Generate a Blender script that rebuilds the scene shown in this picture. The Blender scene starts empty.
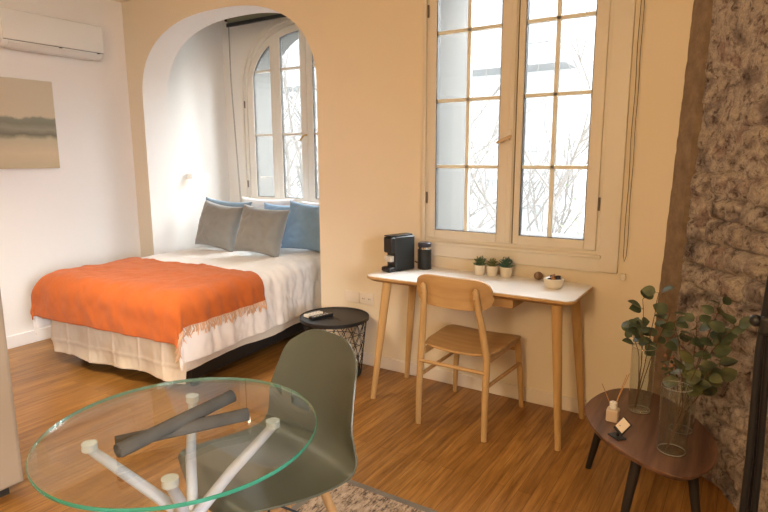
import bpy, math, random
from math import sin, cos, pi, radians, hypot, sqrt, atan2
from mathutils import Vector, Matrix, noise
random.seed(7)
S = bpy.context.scene
COL = S.collection

# ---------------------------------------------------------------- materials
MATS = {}
def mat(name, col=(.8,.8,.8), rough=.5, metal=0, spec=.5, trans=0, ior=1.45, alpha=1, coat=0, sheen=0):
    m = bpy.data.materials.new(name); m.use_nodes = True
    b = m.node_tree.nodes['Principled BSDF']
    b.inputs['Base Color'].default_value = (*col, 1)
    b.inputs['Roughness'].default_value = rough
    b.inputs['Metallic'].default_value = metal
    b.inputs['Specular IOR Level'].default_value = spec
    b.inputs['Transmission Weight'].default_value = trans
    b.inputs['IOR'].default_value = ior
    b.inputs['Coat Weight'].default_value = coat
    b.inputs['Sheen Weight'].default_value = sheen
    MATS[name] = m
    return m
def nodes(m): return m.node_tree.nodes, m.node_tree.links, m.node_tree.nodes['Principled BSDF']
def coords(m, kind='Object', scale=(1,1,1), rot=(0,0,0), world=False):
    n, l, b = nodes(m)
    mp = n.new('ShaderNodeMapping'); mp.inputs['Scale'].default_value = scale; mp.inputs['Rotation'].default_value = rot
    if world:
        g = n.new('ShaderNodeNewGeometry'); l.new(g.outputs['Position'], mp.inputs['Vector'])
    else:
        t = n.new('ShaderNodeTexCoord'); l.new(t.outputs[kind], mp.inputs['Vector'])
    return mp.outputs['Vector']
def noise_tex(m, vec, scale, detail=4, rough=.55, dist=0):
    n, l, b = nodes(m); t = n.new('ShaderNodeTexNoise')
    t.inputs['Scale'].default_value = scale; t.inputs['Detail'].default_value = detail
    t.inputs['Roughness'].default_value = rough; t.inputs['Distortion'].default_value = dist
    l.new(vec, t.inputs['Vector']); return t.outputs['Fac']
def ramp(m, fac, stops, interp='LINEAR'):
    n, l, b = nodes(m); r = n.new('ShaderNodeValToRGB'); r.color_ramp.interpolation = interp
    e = r.color_ramp.elements
    while len(e) < len(stops): e.new(.5)
    for i, (p, c) in enumerate(stops):
        e[i].position = p; e[i].color = (*c, 1)
    l.new(fac, r.inputs['Fac']); return r.outputs['Color']
def bump(m, fac, strength=.3, dist=.01):
    n, l, b = nodes(m); bp = n.new('ShaderNodeBump')
    bp.inputs['Strength'].default_value = strength; bp.inputs['Distance'].default_value = dist
    l.new(fac, bp.inputs['Height']); l.new(bp.outputs['Normal'], b.inputs['Normal'])
def setcol(m, out):
    n, l, b = nodes(m); l.new(out, b.inputs['Base Color'])
def mixc(m, fac, a, bb, mode='MIX'):
    n, l, b = nodes(m); x = n.new('ShaderNodeMixRGB'); x.blend_type = mode
    for i, v in ((0, fac), (1, a), (2, bb)):
        if hasattr(v, 'links'): l.new(v, x.inputs[i])
        else: x.inputs[i].default_value = v if i == 0 else (*v, 1)
    return x.outputs[0]
def fabric(name, col, scale=300, var=.12, rough=.9, bs=.25, sheen=.2):
    m = mat(name, col, rough, spec=.2, sheen=sheen)
    v = coords(m)
    f = noise_tex(m, v, 9, 5)
    d = tuple(c*(1-var) for c in col); u = tuple(min(1, c*(1+var)) for c in col)
    setcol(m, ramp(m, f, [(.3, d), (.7, u)]))
    bump(m, noise_tex(m, v, scale, 2), bs, .003)
    return m
def wood(name, dark, light, axis='Z', scale=14, rough=.45, stretch=.08):
    m = mat(name, light, rough, spec=.4)
    s = {'X': (stretch,1,1), 'Y': (1,stretch,1), 'Z': (1,1,stretch)}[axis]
    v = coords(m, scale=s)
    f = noise_tex(m, v, scale, 6, .6, .4)
    setcol(m, ramp(m, f, [(.3, dark), (.68, light)]))
    bump(m, f, .06, .002)
    return m

plaster = mat('plaster_cream', (.80,.725,.585), .85, spec=.2)
bump(plaster, noise_tex(plaster, coords(plaster, world=True), 7, 4), .12, .01)
plaster_w = mat('plaster_white', (.84,.82,.79), .85, spec=.2)
bump(plaster_w, noise_tex(plaster_w, coords(plaster_w, world=True), 7, 4), .12, .01)
ceil_m = mat('ceiling_paint', (.78,.72,.62), .9, spec=.2)
base_m = mat('baseboard_paint', (.80,.74,.66), .5)
base_w = mat('baseboard_white', (.84,.82,.8), .5)
winpaint = mat('window_paint', (.72,.68,.60), .4)
winpaint_w = mat('window_paint_white', (.84,.81,.75), .4)
bar_m = mat('pale_glazing_bar', (.78,.80,.74), .4)
gasket = mat('dark_gasket', (.05,.045,.04), .6)
metal_grey = mat('hinge_metal', (.16,.13,.11), .45, .7)
brass = mat('brass_handle', (.62,.45,.20), .35, .8)
handle_m = mat('wooden_handle_paint', (.60,.44,.27), .4)
pane_m = bpy.data.materials.new('window_glass'); pane_m.use_nodes = True
def thin_glass(m, tint=(1,1,1), gl=1.0, rough=0, ior=1.5):
    n = m.node_tree.nodes; l = m.node_tree.links; n.clear()
    o = n.new('ShaderNodeOutputMaterial'); mx = n.new('ShaderNodeMixShader'); t = n.new('ShaderNodeBsdfTransparent')
    g = n.new('ShaderNodeBsdfGlossy'); lw = n.new('ShaderNodeLayerWeight'); lw.inputs['Blend'].default_value = .5
    pw = n.new('ShaderNodeMath'); pw.operation = 'POWER'; l.new(lw.outputs['Facing'], pw.inputs[0]); pw.inputs[1].default_value = 5
    f0 = ((ior-1)/(ior+1))**2
    f = n.new('ShaderNodeMath'); f.operation = 'MULTIPLY_ADD'; l.new(pw.outputs[0], f.inputs[0]); f.inputs[1].default_value = 1-f0; f.inputs[2].default_value = f0
    t.inputs['Color'].default_value = (*tint, 1); g.inputs['Roughness'].default_value = rough
    g.inputs['Color'].default_value = (gl, gl, gl, 1)
    l.new(f.outputs[0], mx.inputs[0]); l.new(t.outputs[0], mx.inputs[1]); l.new(g.outputs[0], mx.inputs[2]); l.new(mx.outputs[0], o.inputs[0])
thin_glass(pane_m, (.97,.98,.98))
tabletop_glass = bpy.data.materials.new('table_glass'); tabletop_glass.use_nodes = True
thin_glass(tabletop_glass, (.955,.975,.96), 1.0, 0, 1.95)
vase_glass = bpy.data.materials.new('vase_glass'); vase_glass.use_nodes = True
thin_glass(vase_glass, (.93,.95,.94), 1.0, .01, 1.5)
green_edge = mat('green_glass_edge', (.03,.22,.14), .12, spec=.8, trans=.35)
white_metal = mat('white_lacquered_metal', (.38,.39,.42), .3)
puck_m = mat('clear_plastic_disc', (.5,.54,.54), .15, spec=.7)
shell_m = mat('olive_grey_plastic', (.066,.069,.048), .38, spec=.45)
beech = wood('beech_wood', (.44,.265,.10), (.58,.385,.17), 'Z', 16)
beech_x = wood('beech_wood_across', (.39,.225,.085), (.53,.335,.145), 'X', 16)
desk_edge = wood('desk_edge_wood', (.42,.25,.10), (.56,.36,.16), 'X', 16)
desk_top = mat('white_laminate', (.80,.79,.77), .28, spec=.5)
leg_wood = wood('chair_leg_wood', (.30,.16,.06), (.44,.26,.11), 'Z', 16)
black_metal = mat('black_metal', (.018,.018,.02), .45, .3)
black_plastic = mat('black_plastic', (.014,.015,.016), .38)
black_satin = mat('black_satin', (.016,.02,.022), .4)
chrome = mat('chrome', (.75,.75,.75), .15, 1)
grey_plastic = mat('grey_plastic', (.5,.49,.45), .4)
white_plastic = mat('white_plastic', (.80,.79,.76), .35)
ac_m = mat('gloss_white_plastic', (.74,.75,.73), .16, spec=.5)
walnut = wood('walnut_wood', (.040,.016,.009), (.22,.115,.07), 'Y', 16, .36)
dark_leg = mat('dark_stained_leg', (.014,.01,.008), .5)
leaf_m = mat('eucalyptus_leaf', (.055,.085,.055), .5)
setcol(leaf_m, ramp(leaf_m, noise_tex(leaf_m, coords(leaf_m), 18, 2), [(.3, (.030,.050,.035)), (.7, (.11,.14,.07))]))
leaf2_m = mat('pale_leaf', (.13,.15,.06), .45)
setcol(leaf2_m, ramp(leaf2_m, noise_tex(leaf2_m, coords(leaf2_m), 14, 2), [(.35, (.03,.04,.022)), (.65, (.13,.14,.055))]))
stem_m = mat('brown_stem', (.09,.045,.02), .7)
berry_m = mat('pink_berry', (.30,.15,.09), .6)
succulent = mat('succulent_green', (.09,.15,.075), .6)
succulent2 = mat('succulent_olive', (.17,.19,.08), .6)
succulent3 = mat('succulent_blue_green', (.07,.15,.12), .6)
soil = mat('soil', (.05,.03,.02), 1)
pot_m = mat('cream_ceramic', (.74,.68,.56), .5)
brown_ball = mat('brown_wooden_ball', (.21,.13,.08), .6)
pod_dark = mat('dark_capsule', (.03,.03,.045), .35)
pod_brown = mat('bronze_capsule', (.30,.14,.05), .35, .5)
pod_white = mat('white_capsule', (.75,.74,.7), .4)
amber = mat('reed_wood', (.48,.26,.10), .7)
bottle_m = mat('milky_bottle', (.62,.50,.38), .35)
card_m = mat('cream_card', (.78,.70,.58), .7)
orange_m = fabric('orange_wool', (.50,.122,.026), 420, .07, .95, .6, .12)
fringe_m = fabric('fringe_wool', (.66,.42,.27), 300, .2)
duvet_m = fabric('white_cotton', (.84,.83,.82), 160, .02, .85, .1, .1)
sheet_m = fabric('ivory_sheet', (.78,.72,.62), 160, .03, .85, .1, .1)
grey_pillow = fabric('grey_velvet', (.27,.275,.265), 260, .06, .8, .3, .3)
blue_pillow = fabric('blue_linen', (.26,.42,.62), 260, .08, .9, .3, .2)
blue_pillow2 = fabric('muted_blue_linen', (.24,.35,.46), 260, .08, .9, .3, .2)
white_pillow = fabric('white_pillow_cotton', (.82,.81,.80), 160, .02, .85, .1, .1)
felt = fabric('charcoal_felt', (.055,.052,.045), 380, .2, 1, .8, 0)
blind_m = mat('olive_blind_fabric', (.24,.24,.16), .8)
cord_m = mat('dark_cord', (.05,.04,.035), .7)
black_cord = mat('black_cable', (.01,.01,.01), .5)
cupboard_m = mat('cupboard_laminate', (.30,.235,.165), .5)
kick_m = mat('dark_kick', (.02,.015,.01), .7)
lampwhite = mat('lamp_white', (.85,.83,.8), .5)
rug_border = fabric('rug_border', (.15,.125,.095), 200, .2)
extr = mat('render_white', (.30,.31,.31), .9)
extreveal = mat('darkened_render', (.10,.097,.09), .9)  # shade put into the albedo so the sunlit reveal stays grey, unclipped
extgrey = mat('facade_grey', (.2,.205,.205), .9)
bark = mat('grey_bark', (.12,.11,.10), .9)
extgreen = mat('outdoor_leaf', (.10,.12,.06), .8)
street_m = mat('street_asphalt', (.5,.5,.5), .9)

# floor : strip parquet running along Y
floor_m = mat('strip_parquet', (.4,.2,.08), .33, spec=.5)
def make_floor_mat(m):
    n, l, b = nodes(m)
    v = coords(m, world=True, rot=(0,0,pi/2))
    br = n.new('ShaderNodeTexBrick'); l.new(v, br.inputs['Vector'])
    br.offset = .37; br.inputs['Scale'].default_value = 1; br.inputs['Brick Width'].default_value = .95
    br.inputs['Row Height'].default_value = .062; br.inputs['Mortar Size'].default_value = .0012
    br.inputs['Mortar Smooth'].default_value = .6
    br.inputs['Color1'].default_value = (0,0,0,1); br.inputs['Color2'].default_value = (1,1,1,1); br.inputs['Mortar'].default_value = (.5,.5,.5,1)
    v2 = coords(m, world=True, scale=(1,.06,1))
    g = noise_tex(m, v2, 42, 6, .7, .3)
    g2 = noise_tex(m, coords(m, world=True, scale=(1,.25,1)), 5, 3)
    grain = ramp(m, g, [(.3, (.20,.085,.018)), (.5, (.37,.178,.042)), (.72, (.56,.30,.085))])
    tone = ramp(m, br.outputs['Color'], [(0, (.74,.70,.66)), (1, (1.0,1.0,1.0))])
    c = mixc(m, 1.0, grain, tone, 'MULTIPLY')
    tone2 = ramp(m, g2, [(.3, (.82,.8,.78)), (.7, (1,1,1))])
    c = mixc(m, 1.0, c, tone2, 'MULTIPLY')
    c = mixc(m, br.outputs['Fac'], c, (.10,.045,.015))
    setcol(m, c); bump(m, g, .08, .002)
make_floor_mat(floor_m)

# rough brick
brick_m = mat('rough_brick', (.25,.18,.13), .95, spec=.15)
def make_brick_mat(m):
    v = coords(m, world=True)
    big = noise_tex(m, v, 5.5, 5, .65, .6); mid = noise_tex(m, v, 26, 6, .7, .5); fine = noise_tex(m, v, 130, 5, .75)
    c = ramp(m, big, [(.3, (.13,.11,.11)), (.42, (.33,.28,.26)), (.53, (.60,.53,.46)), (.62, (.33,.25,.235)), (.76, (.55,.47,.40))])
    c = mixc(m, 1, c, ramp(m, mid, [(.36, (.34,.31,.32)), (.47, (.9,.9,.9)), (.75, (1.2,1.18,1.14))]), 'MULTIPLY')
    c = mixc(m, 1, c, ramp(m, fine, [(.3, (.62,.6,.6)), (.6, (1,1,1))]), 'MULTIPLY')
    setcol(m, c); bump(m, fine, .7, .012)
make_brick_mat(brick_m)
strip_m = mat('brown_render_strip', (.26,.19,.12), .9, spec=.2)
_v = coords(strip_m, world=True)
setcol(strip_m, ramp(strip_m, noise_tex(strip_m, _v, 12, 6, .7), [(.3, (.17,.12,.085)), (.7, (.31,.235,.165))])); bump(strip_m, noise_tex(strip_m, _v, 60, 5), .5, .008)

# picture
pic_m = mat('misty_lake_print', (.7,.62,.5), .8, spec=.2)
def make_pic(m):
    n, l, b = nodes(m)
    tc = n.new('ShaderNodeTexCoord'); sp = n.new('ShaderNodeSeparateXYZ'); l.new(tc.outputs['Object'], sp.inputs[0])
    # z : 0..0.668
    nv = coords(m, scale=(1,1,1)); w = noise_tex(m, nv, 9, 5, .6)
    ad = n.new('ShaderNodeMath'); ad.operation = 'MULTIPLY_ADD'; l.new(w, ad.inputs[0]); ad.inputs[1].default_value = .07; l.new(sp.outputs[2], ad.inputs[2])
    d = n.new('ShaderNodeMath'); d.operation = 'DIVIDE'; l.new(ad.outputs[0], d.inputs[0]); d.inputs[1].default_value = .70
    c = ramp(m, d.outputs[0], [(0, (.50,.42,.27)), (.22, (.62,.50,.34)), (.36, (.52,.45,.31)), (.415, (.20,.19,.14)), (.48, (.33,.31,.24)), (.535, (.24,.24,.18)), (.585, (.27,.27,.21)), (.61, (.62,.53,.38)), (1, (.62,.55,.42))])
    setcol(m, c)
make_pic(pic_m)
# rug
rug_m = mat('speckled_rug', (.4,.3,.22), 1, spec=.1)
_v = coords(rug_m, world=True, scale=(1,.35,1), rot=(0,0,pi/2))
setcol(rug_m, ramp(rug_m, noise_tex(rug_m, _v, 55, 5, .8), [(.40, (.09,.07,.055)), (.47, (.30,.22,.15)), (.56, (.46,.34,.24)), (.7, (.56,.45,.34))]))
bump(rug_m, noise_tex(rug_m, coords(rug_m, world=True), 200, 3), .6, .01)

# ---------------------------------------------------------------- mesh helpers
class MB:
    def __init__(s): s.v = []; s.f = []; s.m = []
    def add(s, vs, fs, mi=0):
        o = len(s.v); s.v += [tuple(x) for x in vs]
        for f in fs: s.f.append(tuple(i+o for i in f)); s.m.append(mi)
    def box(s, x0, x1, y0, y1, z0, z1, mi=0):
        s.add([(x0,y0,z0),(x1,y0,z0),(x1,y1,z0),(x0,y1,z0),(x0,y0,z1),(x1,y0,z1),(x1,y1,z1),(x0,y1,z1)],
              [(0,3,2,1),(4,5,6,7),(0,1,5,4),(1,2,6,5),(2,3,7,6),(3,0,4,7)], mi); return s
    def tube(s, pts, r, n=10, mi=0, caps=True, close=False, sq=(1,1)):
        pts = [Vector(p) for p in pts]; k = len(pts)
        rr = r if isinstance(r, (list,tuple)) else [r]*k
        prev = None; vs = []
        for i, p in enumerate(pts):
            if close: t = (pts[(i+1)%k]-pts[i-1])
            else: t = pts[min(i+1,k-1)]-pts[max(i-1,0)]
            t.normalize()
            if prev is None:
                a = Vector((0,0,1)) if abs(t.z) < .9 else Vector((1,0,0))
                u = t.cross(a).normalized()
            else:
                u = prev - t*prev.dot(t)
                u = u.normalized() if u.length > 1e-6 else prev
            prev = u; w = t.cross(u)
            for j in range(n):
                a = 2*pi*j/n
                vs.append(p+u*cos(a)*rr[i]*sq[0]+w*sin(a)*rr[i]*sq[1])
        fs = []
        for i in range(k if close else k-1):
            i2 = (i+1) % k
            for j in range(n):
                fs.append((i*n+j, i*n+(j+1)%n, i2*n+(j+1)%n, i2*n+j))
        if caps and not close:
            fs.append(tuple(reversed(range(n)))); fs.append(tuple((k-1)*n+j for j in range(n)))
        s.add(vs, fs, mi); return s
    def lathe(s, prof, n=32, mi=0, c=(0,0), sx=1, sy=1):
        vs = []; fs = []; k = len(prof)
        for r, z in prof:
            for j in range(n):
                a = 2*pi*j/n; vs.append((c[0]+r*cos(a)*sx, c[1]+r*sin(a)*sy, z))
        for i in range(k-1):
            for j in range(n): fs.append((i*n+j, i*n+(j+1)%n, (i+1)*n+(j+1)%n, (i+1)*n+j))
        if prof[0][0] > 1e-5: fs.append(tuple(reversed(range(n))))
        if prof[-1][0] > 1e-5: fs.append(tuple((k-1)*n+j for j in range(n)))
        s.add(vs, fs, mi); return s
    def prism(s, poly, axis, a, b, mi=0):   # poly 2-D outline (ccw), extruded along axis between a and b
        def P(p, h):
            return {'Z': (p[0],p[1],h), 'Y': (p[0],h,p[1]), 'X': (h,p[0],p[1])}[axis]
        n = len(poly)
        s.add([P(p,a) for p in poly]+[P(p,b) for p in poly],
              [tuple(reversed(range(n))), tuple(range(n,2*n))]+[(i,(i+1)%n,n+(i+1)%n,n+i) for i in range(n)], mi); return s
    def band(s, outer, inner, axis, a, b, mi=0):  # ring between two outlines with equal counts
        n = len(outer)
        def P(p, h):
            return {'Z': (p[0],p[1],h), 'Y': (p[0],h,p[1]), 'X': (h,p[0],p[1])}[axis]
        vs = [P(p,a) for p in outer]+[P(p,a) for p in inner]+[P(p,b) for p in outer]+[P(p,b) for p in inner]
        fs = []
        for i in range(n):
            j = (i+1) % n
            fs += [(i,j,n+j,n+i), (2*n+i,3*n+i,3*n+j,2*n+j), (i,2*n+i,2*n+j,j), (n+i,n+j,3*n+j,3*n+i)]
        s.add(vs, fs, mi); return s
    def grid(s, P, closed=False, mi=0):
        r = len(P); c = len(P[0]); fs = []
        for i in range(r-1):
            for j in range(c-1 if not closed else c):
                fs.append((i*c+j, i*c+(j+1)%c, (i+1)*c+(j+1)%c, (i+1)*c+j))
        s.add([p for row in P for p in row], fs, mi); return s
    def ball(s, c, r, n=14, mi=0, sc=(1,1,1)):
        vs = []; fs = []
        for i in range(n+1):
            t = pi*i/n
            for j in range(2*n):
                a = pi*j/n; vs.append((c[0]+r*sin(t)*cos(a)*sc[0], c[1]+r*sin(t)*sin(a)*sc[1], c[2]-r*cos(t)*sc[2]))
        for i in range(n):
            for j in range(2*n): fs.append((i*2*n+j, i*2*n+(j+1)%(2*n), (i+1)*2*n+(j+1)%(2*n), (i+1)*2*n+j))
        s.add(vs, fs, mi); return s
    def build(s, name, mats, parent=None, smooth=True, angle=35, bevel=0, seg=2, loc=None, rz=None, solid=0, sub=0):
        me = bpy.data.meshes.new(name); me.from_pydata(s.v, [], s.f)
        if not isinstance(mats, (list,tuple)): mats = [mats]
        for m in mats: me.materials.append(m)
        me.polygons.foreach_set('material_index', s.m)
        import bmesh
        bm = bmesh.new(); bm.from_mesh(me); bmesh.ops.remove_doubles(bm, verts=bm.verts, dist=1e-6)
        bmesh.ops.recalc_face_normals(bm, faces=bm.faces); bm.to_mesh(me); bm.free()
        if smooth:
            me.polygons.foreach_set('use_smooth', [True]*len(me.polygons)); me.set_sharp_from_angle(angle=radians(angle))
        me.update()
        o = bpy.data.objects.new(name, me); COL.objects.link(o)
        if loc: o.location = loc
        if rz is not None: o.rotation_euler.z = rz
        if parent: o.parent = parent
        if solid:
            m = o.modifiers.new('solid', 'SOLIDIFY'); m.thickness = solid; m.offset = 0
        if bevel:
            m = o.modifiers.new('bevel', 'BEVEL'); m.width = bevel; m.segments = seg; m.limit_method = 'ANGLE'; m.angle_limit = radians(40)
        if sub:
            m = o.modifiers.new('sub', 'SUBSURF'); m.levels = sub; m.render_levels = sub
        return o
def thing(name, label, cat, loc=(0,0,0), rz=0, group=None):
    o = bpy.data.objects.new(name, None); COL.objects.link(o); o.location = loc; o.rotation_euler.z = rz
    o.empty_display_size = .1
    return tag(o, label, cat, group)
def tag(o, label, cat, group=None, kind=None):
    o['label'] = label; o['category'] = cat
    if group: o['group'] = group
    if kind: o['kind'] = kind
    return o
def struct(o): o['kind'] = 'structure'; return o
def B(*a): return MB().box(*a)

# ---------------------------------------------------------------- room shell
WY = 3.185; WT = .26; LX = -4.72; CH = 2.77; AY = 4.30
struct(B(-4.9, 2.2, -2.6, 4.35, -.12, 0).build('floor', floor_m, smooth=False))
struct(B(-4.9, 2.2, -2.6, WY, CH, CH+.12).build('ceiling', ceil_m, smooth=False))
struct(B(LX-.18, LX, -2.6, 4.9, 0, 3.3).build('wall_left', plaster_w, smooth=False))

# arch outline (superellipse head)
AC_X, A_HW, A_Z, A_H = -3.553, .968, 1.93, .635
def arch_pts(n=110):
    p = []
    for i in range(n+1):
        t = pi - pi*i/n
        c, s_ = cos(t), sin(t)
        p.append((AC_X + A_HW*math.copysign(abs(c)**(2/2.45), c), A_Z + A_H*abs(s_)**(2/2.45)))
    return p
ap = arch_pts()
w = MB()
# outline of left piece with the arch notch down to the floor
left = [(LX,0),(AC_X-A_HW,0)] + ap + [(AC_X+A_HW,0),(-2.2,0),(-2.2,3.3),(LX,3.3)]
w.prism(left, 'Y', WY, WY+WT)
for i in range(1, 2+len(ap)): w.m[2+i] = 1      # the reveal of the arch takes the white plaster
WX0, WX1, WZ0, WZ1 = -1.715, -.655, .93, 2.70
w.box(-2.2, WX0, WY, WY+WT, 0, 3.3)
w.box(WX1, -.1, WY, WY+WT, 0, 3.3)
w.box(WX0, WX1, WY, WY+WT, 0, WZ0)
w.box(WX0, WX1, WY, WY+WT, WZ1, 3.3)
struct(w.build('wall_front', [plaster, plaster_w], smooth=False))
# outer masonry reveal behind the main window
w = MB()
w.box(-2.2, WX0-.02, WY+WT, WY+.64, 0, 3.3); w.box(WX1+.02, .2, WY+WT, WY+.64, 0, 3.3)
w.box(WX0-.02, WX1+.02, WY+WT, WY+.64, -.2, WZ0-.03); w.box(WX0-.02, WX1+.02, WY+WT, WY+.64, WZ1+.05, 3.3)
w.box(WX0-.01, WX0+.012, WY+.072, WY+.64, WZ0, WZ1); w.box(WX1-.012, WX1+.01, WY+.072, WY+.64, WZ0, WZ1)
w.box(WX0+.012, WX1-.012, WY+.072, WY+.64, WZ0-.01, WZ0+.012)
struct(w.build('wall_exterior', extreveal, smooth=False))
# alcove shell
w = MB()
# back wall with arched window hole : built as columns + arch
BX0, BX1, BZ0, BZS, BH = -4.44, -2.80, .97, 2.09, .64
BC = (BX0+BX1)/2; BHW = (BX1-BX0)/2
def barch(hw, zs, h, n=36, e=2.25):
    p = []
    for i in range(n+1):
        t = pi - pi*i/n; c, s_ = cos(t), sin(t)
        p.append((BC + hw*math.copysign(abs(c)**(2/e), c), zs + h*abs(s_)**(2/e)))
    return p
w.prism([(LX,0),(BX0,0)] + barch(BHW, BZS, BH) + [(BX1,0),(-2.2,0),(-2.2,3.3),(LX,3.3)], 'Y', AY, AY+.40)
w.box(BX0, BX1, AY, AY+.40, 0, BZ0)
struct(w.build('wall_alcove_back', plaster_w, smooth=False))
struct(B(-2.4, -2.2, WY+WT, AY, 0, 3.3).build('wall_alcove_right', plaster_w, smooth=False))
struct(B(LX, -2.2, WY+WT-.01, AY+.6, 2.98, 3.1).build('ceiling_alcove', plaster_w, smooth=False))
# rear and right of the room
struct(B(-4.9, 2.2, -2.75, -2.6, 0, 3.0).build('wall_back', plaster, smooth=False))
struct(B(2.1, 2.25, -2.6, .2, 0, 3.0).build('wall_right_rear', plaster, smooth=False))

# brick wall running diagonally from (-.335,3.185)
bo = Vector((-.335, 3.185, 0)); bd = Vector((.6, -.8, 0)); bn = Vector((-.8, -.6, 0))
w = MB()
Lw = 4.2; nx = 250; nz = 190
rows = []
def LEAN(z): return .034*(z-1)
def brick_h(s, z):
    q = Vector((s*1.0, 0, z))
    z2 = z + .03*noise.noise(Vector((s*2.2, 3, z*2.2))); s2 = s + .03*noise.noise(Vector((s*3, 9, z*3)))
    row = math.floor(z2/.105); fz = (z2/.105) % 1; fx = ((s2 + (row % 2)*.13)/.27) % 1
    rnd = noise.noise(Vector((row*3.1, math.floor((s2+(row % 2)*.13)/.27)*7.7, 1.3)))
    mort = min(min(fz, 1-fz)*.105, min(fx, 1-fx)*.27)
    m = min(1, mort/.018); m = m*m*(3-2*m)
    fill = noise.noise(Vector((s*1.7, 20, z*1.7)))            # places where render still covers the joints
    m = max(m, min(1, max(0, fill*3.0+.1)))
    h = -.034*(1-m) + .024*rnd
    h += .015*noise.fractal(Vector((s*9, 5, z*9)), .7, 2, 5) + .009*noise.fractal(Vector((s*34, 2, z*34)), .8, 2, 3)
    c = noise.noise(Vector((s*7.5, 40, z*6)))
    if c > .38: h -= .05*(c-.38)
    return h
for i in range(nz+1):
    z = 3.0*i/nz; row = []
    for j in range(nx+1):
        t = (j/nx)**1.45; s_ = .135 + (Lw-.135)*t
        e = min(1, (s_-.135)/.03)
        p = bo + bd*s_ + bn*(brick_h(s_, z)*e - .012*(1-e)); row.append((p.x+LEAN(z), p.y, z))
    rows.append(row)
w.grid(rows)
# back thickness
a = bo + bd*.135 - bn*.03; b_ = bo + bd*Lw - bn*.03; c_ = b_ - bn*.2; d_ = a - bn*.2
w.prism([(a.x,a.y),(d_.x,d_.y),(c_.x,c_.y),(b_.x,b_.y)], 'Z', 0, 3.0)
struct(w.build('wall_right', brick_m, smooth=True, angle=80))
w = MB(); rows = []
for i in range(121):
    z = 3.0*i/120; row = []
    for j in range(13):
        s_ = -.004 + .15*j/12
        edge = .006*noise.fractal(Vector((0, 1, z*16)), .7, 2, 4) if j == 0 else 0
        p = bo + bd*(s_+edge) + bn*(.012 + .004*noise.fractal(Vector((s_*20, 8, z*14)), .7, 2, 4) - (.03 if j in (0,12) else 0)); row.append((p.x+LEAN(z),p.y,z))
    rows.append(row)
w.grid(rows)
struct(w.build('trim_1', strip_m, smooth=True, angle=60, solid=0))

# baseboards
struct(B(-2.575, -.335, WY-.014, WY, 0, .085).build('baseboard_front', base_m, bevel=.004))
struct(B(LX, LX+.015, -2.6, WY, 0, .10).build('baseboard_left', base_w, bevel=.004))
struct(B(LX, LX+.015, WY+WT, AY, 0, .10).build('baseboard_alcove', base_w, bevel=.004))
struct(B(LX+.015, AC_X-A_HW, WY-.014, WY, 0, .10).build('baseboard_front_left', base_w, bevel=.004))

# architrave around the main window (raised flat board)
w = MB()
w.box(WX1, -.556, WY-.022, WY, .835, CH); w.box(-1.74, WX1, WY-.022, WY, .835, WZ0)
w.box(-1.74, WX0, WY-.022, WY, WZ0, CH); w.box(WX0, WX1, WY-.022, WY, WZ1, CH)
struct(w.build('trim_2', winpaint, bevel=.003))

# ---------------------------------------------------------------- main window
def rect_frame(mb, x0, x1, z0, z1, t, y0, y1, mi=0, tb=None, tt=None):
    tb = t if tb is None else tb; tt = t if tt is None else tt
    mb.box(x0, x0+t, y0, y1, z0, z1, mi); mb.box(x1-t, x1, y0, y1, z0, z1, mi)
    mb.box(x0+t, x1-t, y0, y1, z0, z0+tb, mi); mb.box(x0+t, x1-t, y0, y1, z1-tt, z1, mi)
win = thing('window_1', 'tall cream two-leaf casement window above the desk', 'window'); del win['label'], win['category']; struct(win)
m = MB(); rect_frame(m, WX0, WX1, WZ0, WZ1, .018, WY-.012, WY+.07)
m.build('window_frame', winpaint, win, bevel=.003)
m = MB(); m.box(WX0-.005, WX1+.012, WY-.034, WY-.02, WZ0-.022, WZ0-.004)
m.build('sill_bead', winpaint, win, bevel=.004)
SZ0, SZ1 = .95, 2.68
for (x0, x1, gx0, gx1, mx) in ((-1.697, -1.146, -1.648, -1.240, -1.444), (-1.140, -.673, -1.104, -.737, -.931)):
    m = MB(); y0, y1 = WY-.020, WY+.025
    m.box(x0, gx0, y0, y1, SZ0, SZ1); m.box(gx1, x1, y0, y1, SZ0, SZ1)
    m.box(gx0, gx1, y0, y1, SZ0, 1.0); m.box(gx0, gx1, y0, y1, 2.60, SZ1)
    s = m.build('window_sash', winpaint, win, bevel=.004)
    m = MB()
    m.box(mx-.011, mx+.011, WY-.006, WY+.02, 1.0, 2.6)
    for z in (1.391, 1.782, 2.172, 2.56): m.box(gx0, gx1, WY-.006, WY+.02, z-.010, z+.010)
    m.build('glazing_bars', bar_m, s, bevel=.002)
    m = MB(); rect_frame(m, gx0-.001, gx1+.001, .999, 2.601, .005, WY-.014, WY+.02)
    m.build('gasket', gasket, s)
    B(gx0, gx1, WY+.006, WY+.010, 1.0, 2.6).build('pane', pane_m, s, smooth=False)
# astragal + gap line
B(-1.1465, -1.1395, WY-.010, WY+.01, SZ0, SZ1).build('sash_gap', gasket, win)
B(-1.182, -1.152, WY-.030, WY-.020, SZ0, SZ1).build('astragal', winpaint, win, bevel=.006, seg=3)
h = B(-1.187, -1.160, WY-.034, WY-.028, 1.485, 1.60).build('handle_plate', winpaint, win, bevel=.004)
m = MB(); m.tube([(-1.172,WY-.03,1.548),(-1.172,WY-.062,1.548)], .008)
m.tube([(-1.150,WY-.062,1.565),(-1.172,WY-.066,1.553),(-1.205,WY-.066,1.538),(-1.235,WY-.064,1.528)], [.010,.013,.014,.008], 12, sq=(1,.8))
m.build('lever_handle', handle_m, h)
for z in (1.20, 2.30):
    MB().tube([(-1.703,WY-.024,z-.035),(-1.703,WY-.024,z+.035)], .006).build('hinge', metal_grey, win)
    MB().tube([(-.668,WY-.024,z-.035),(-.668,WY-.024,z+.035)], .006).build('hinge', metal_grey, win)

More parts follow.
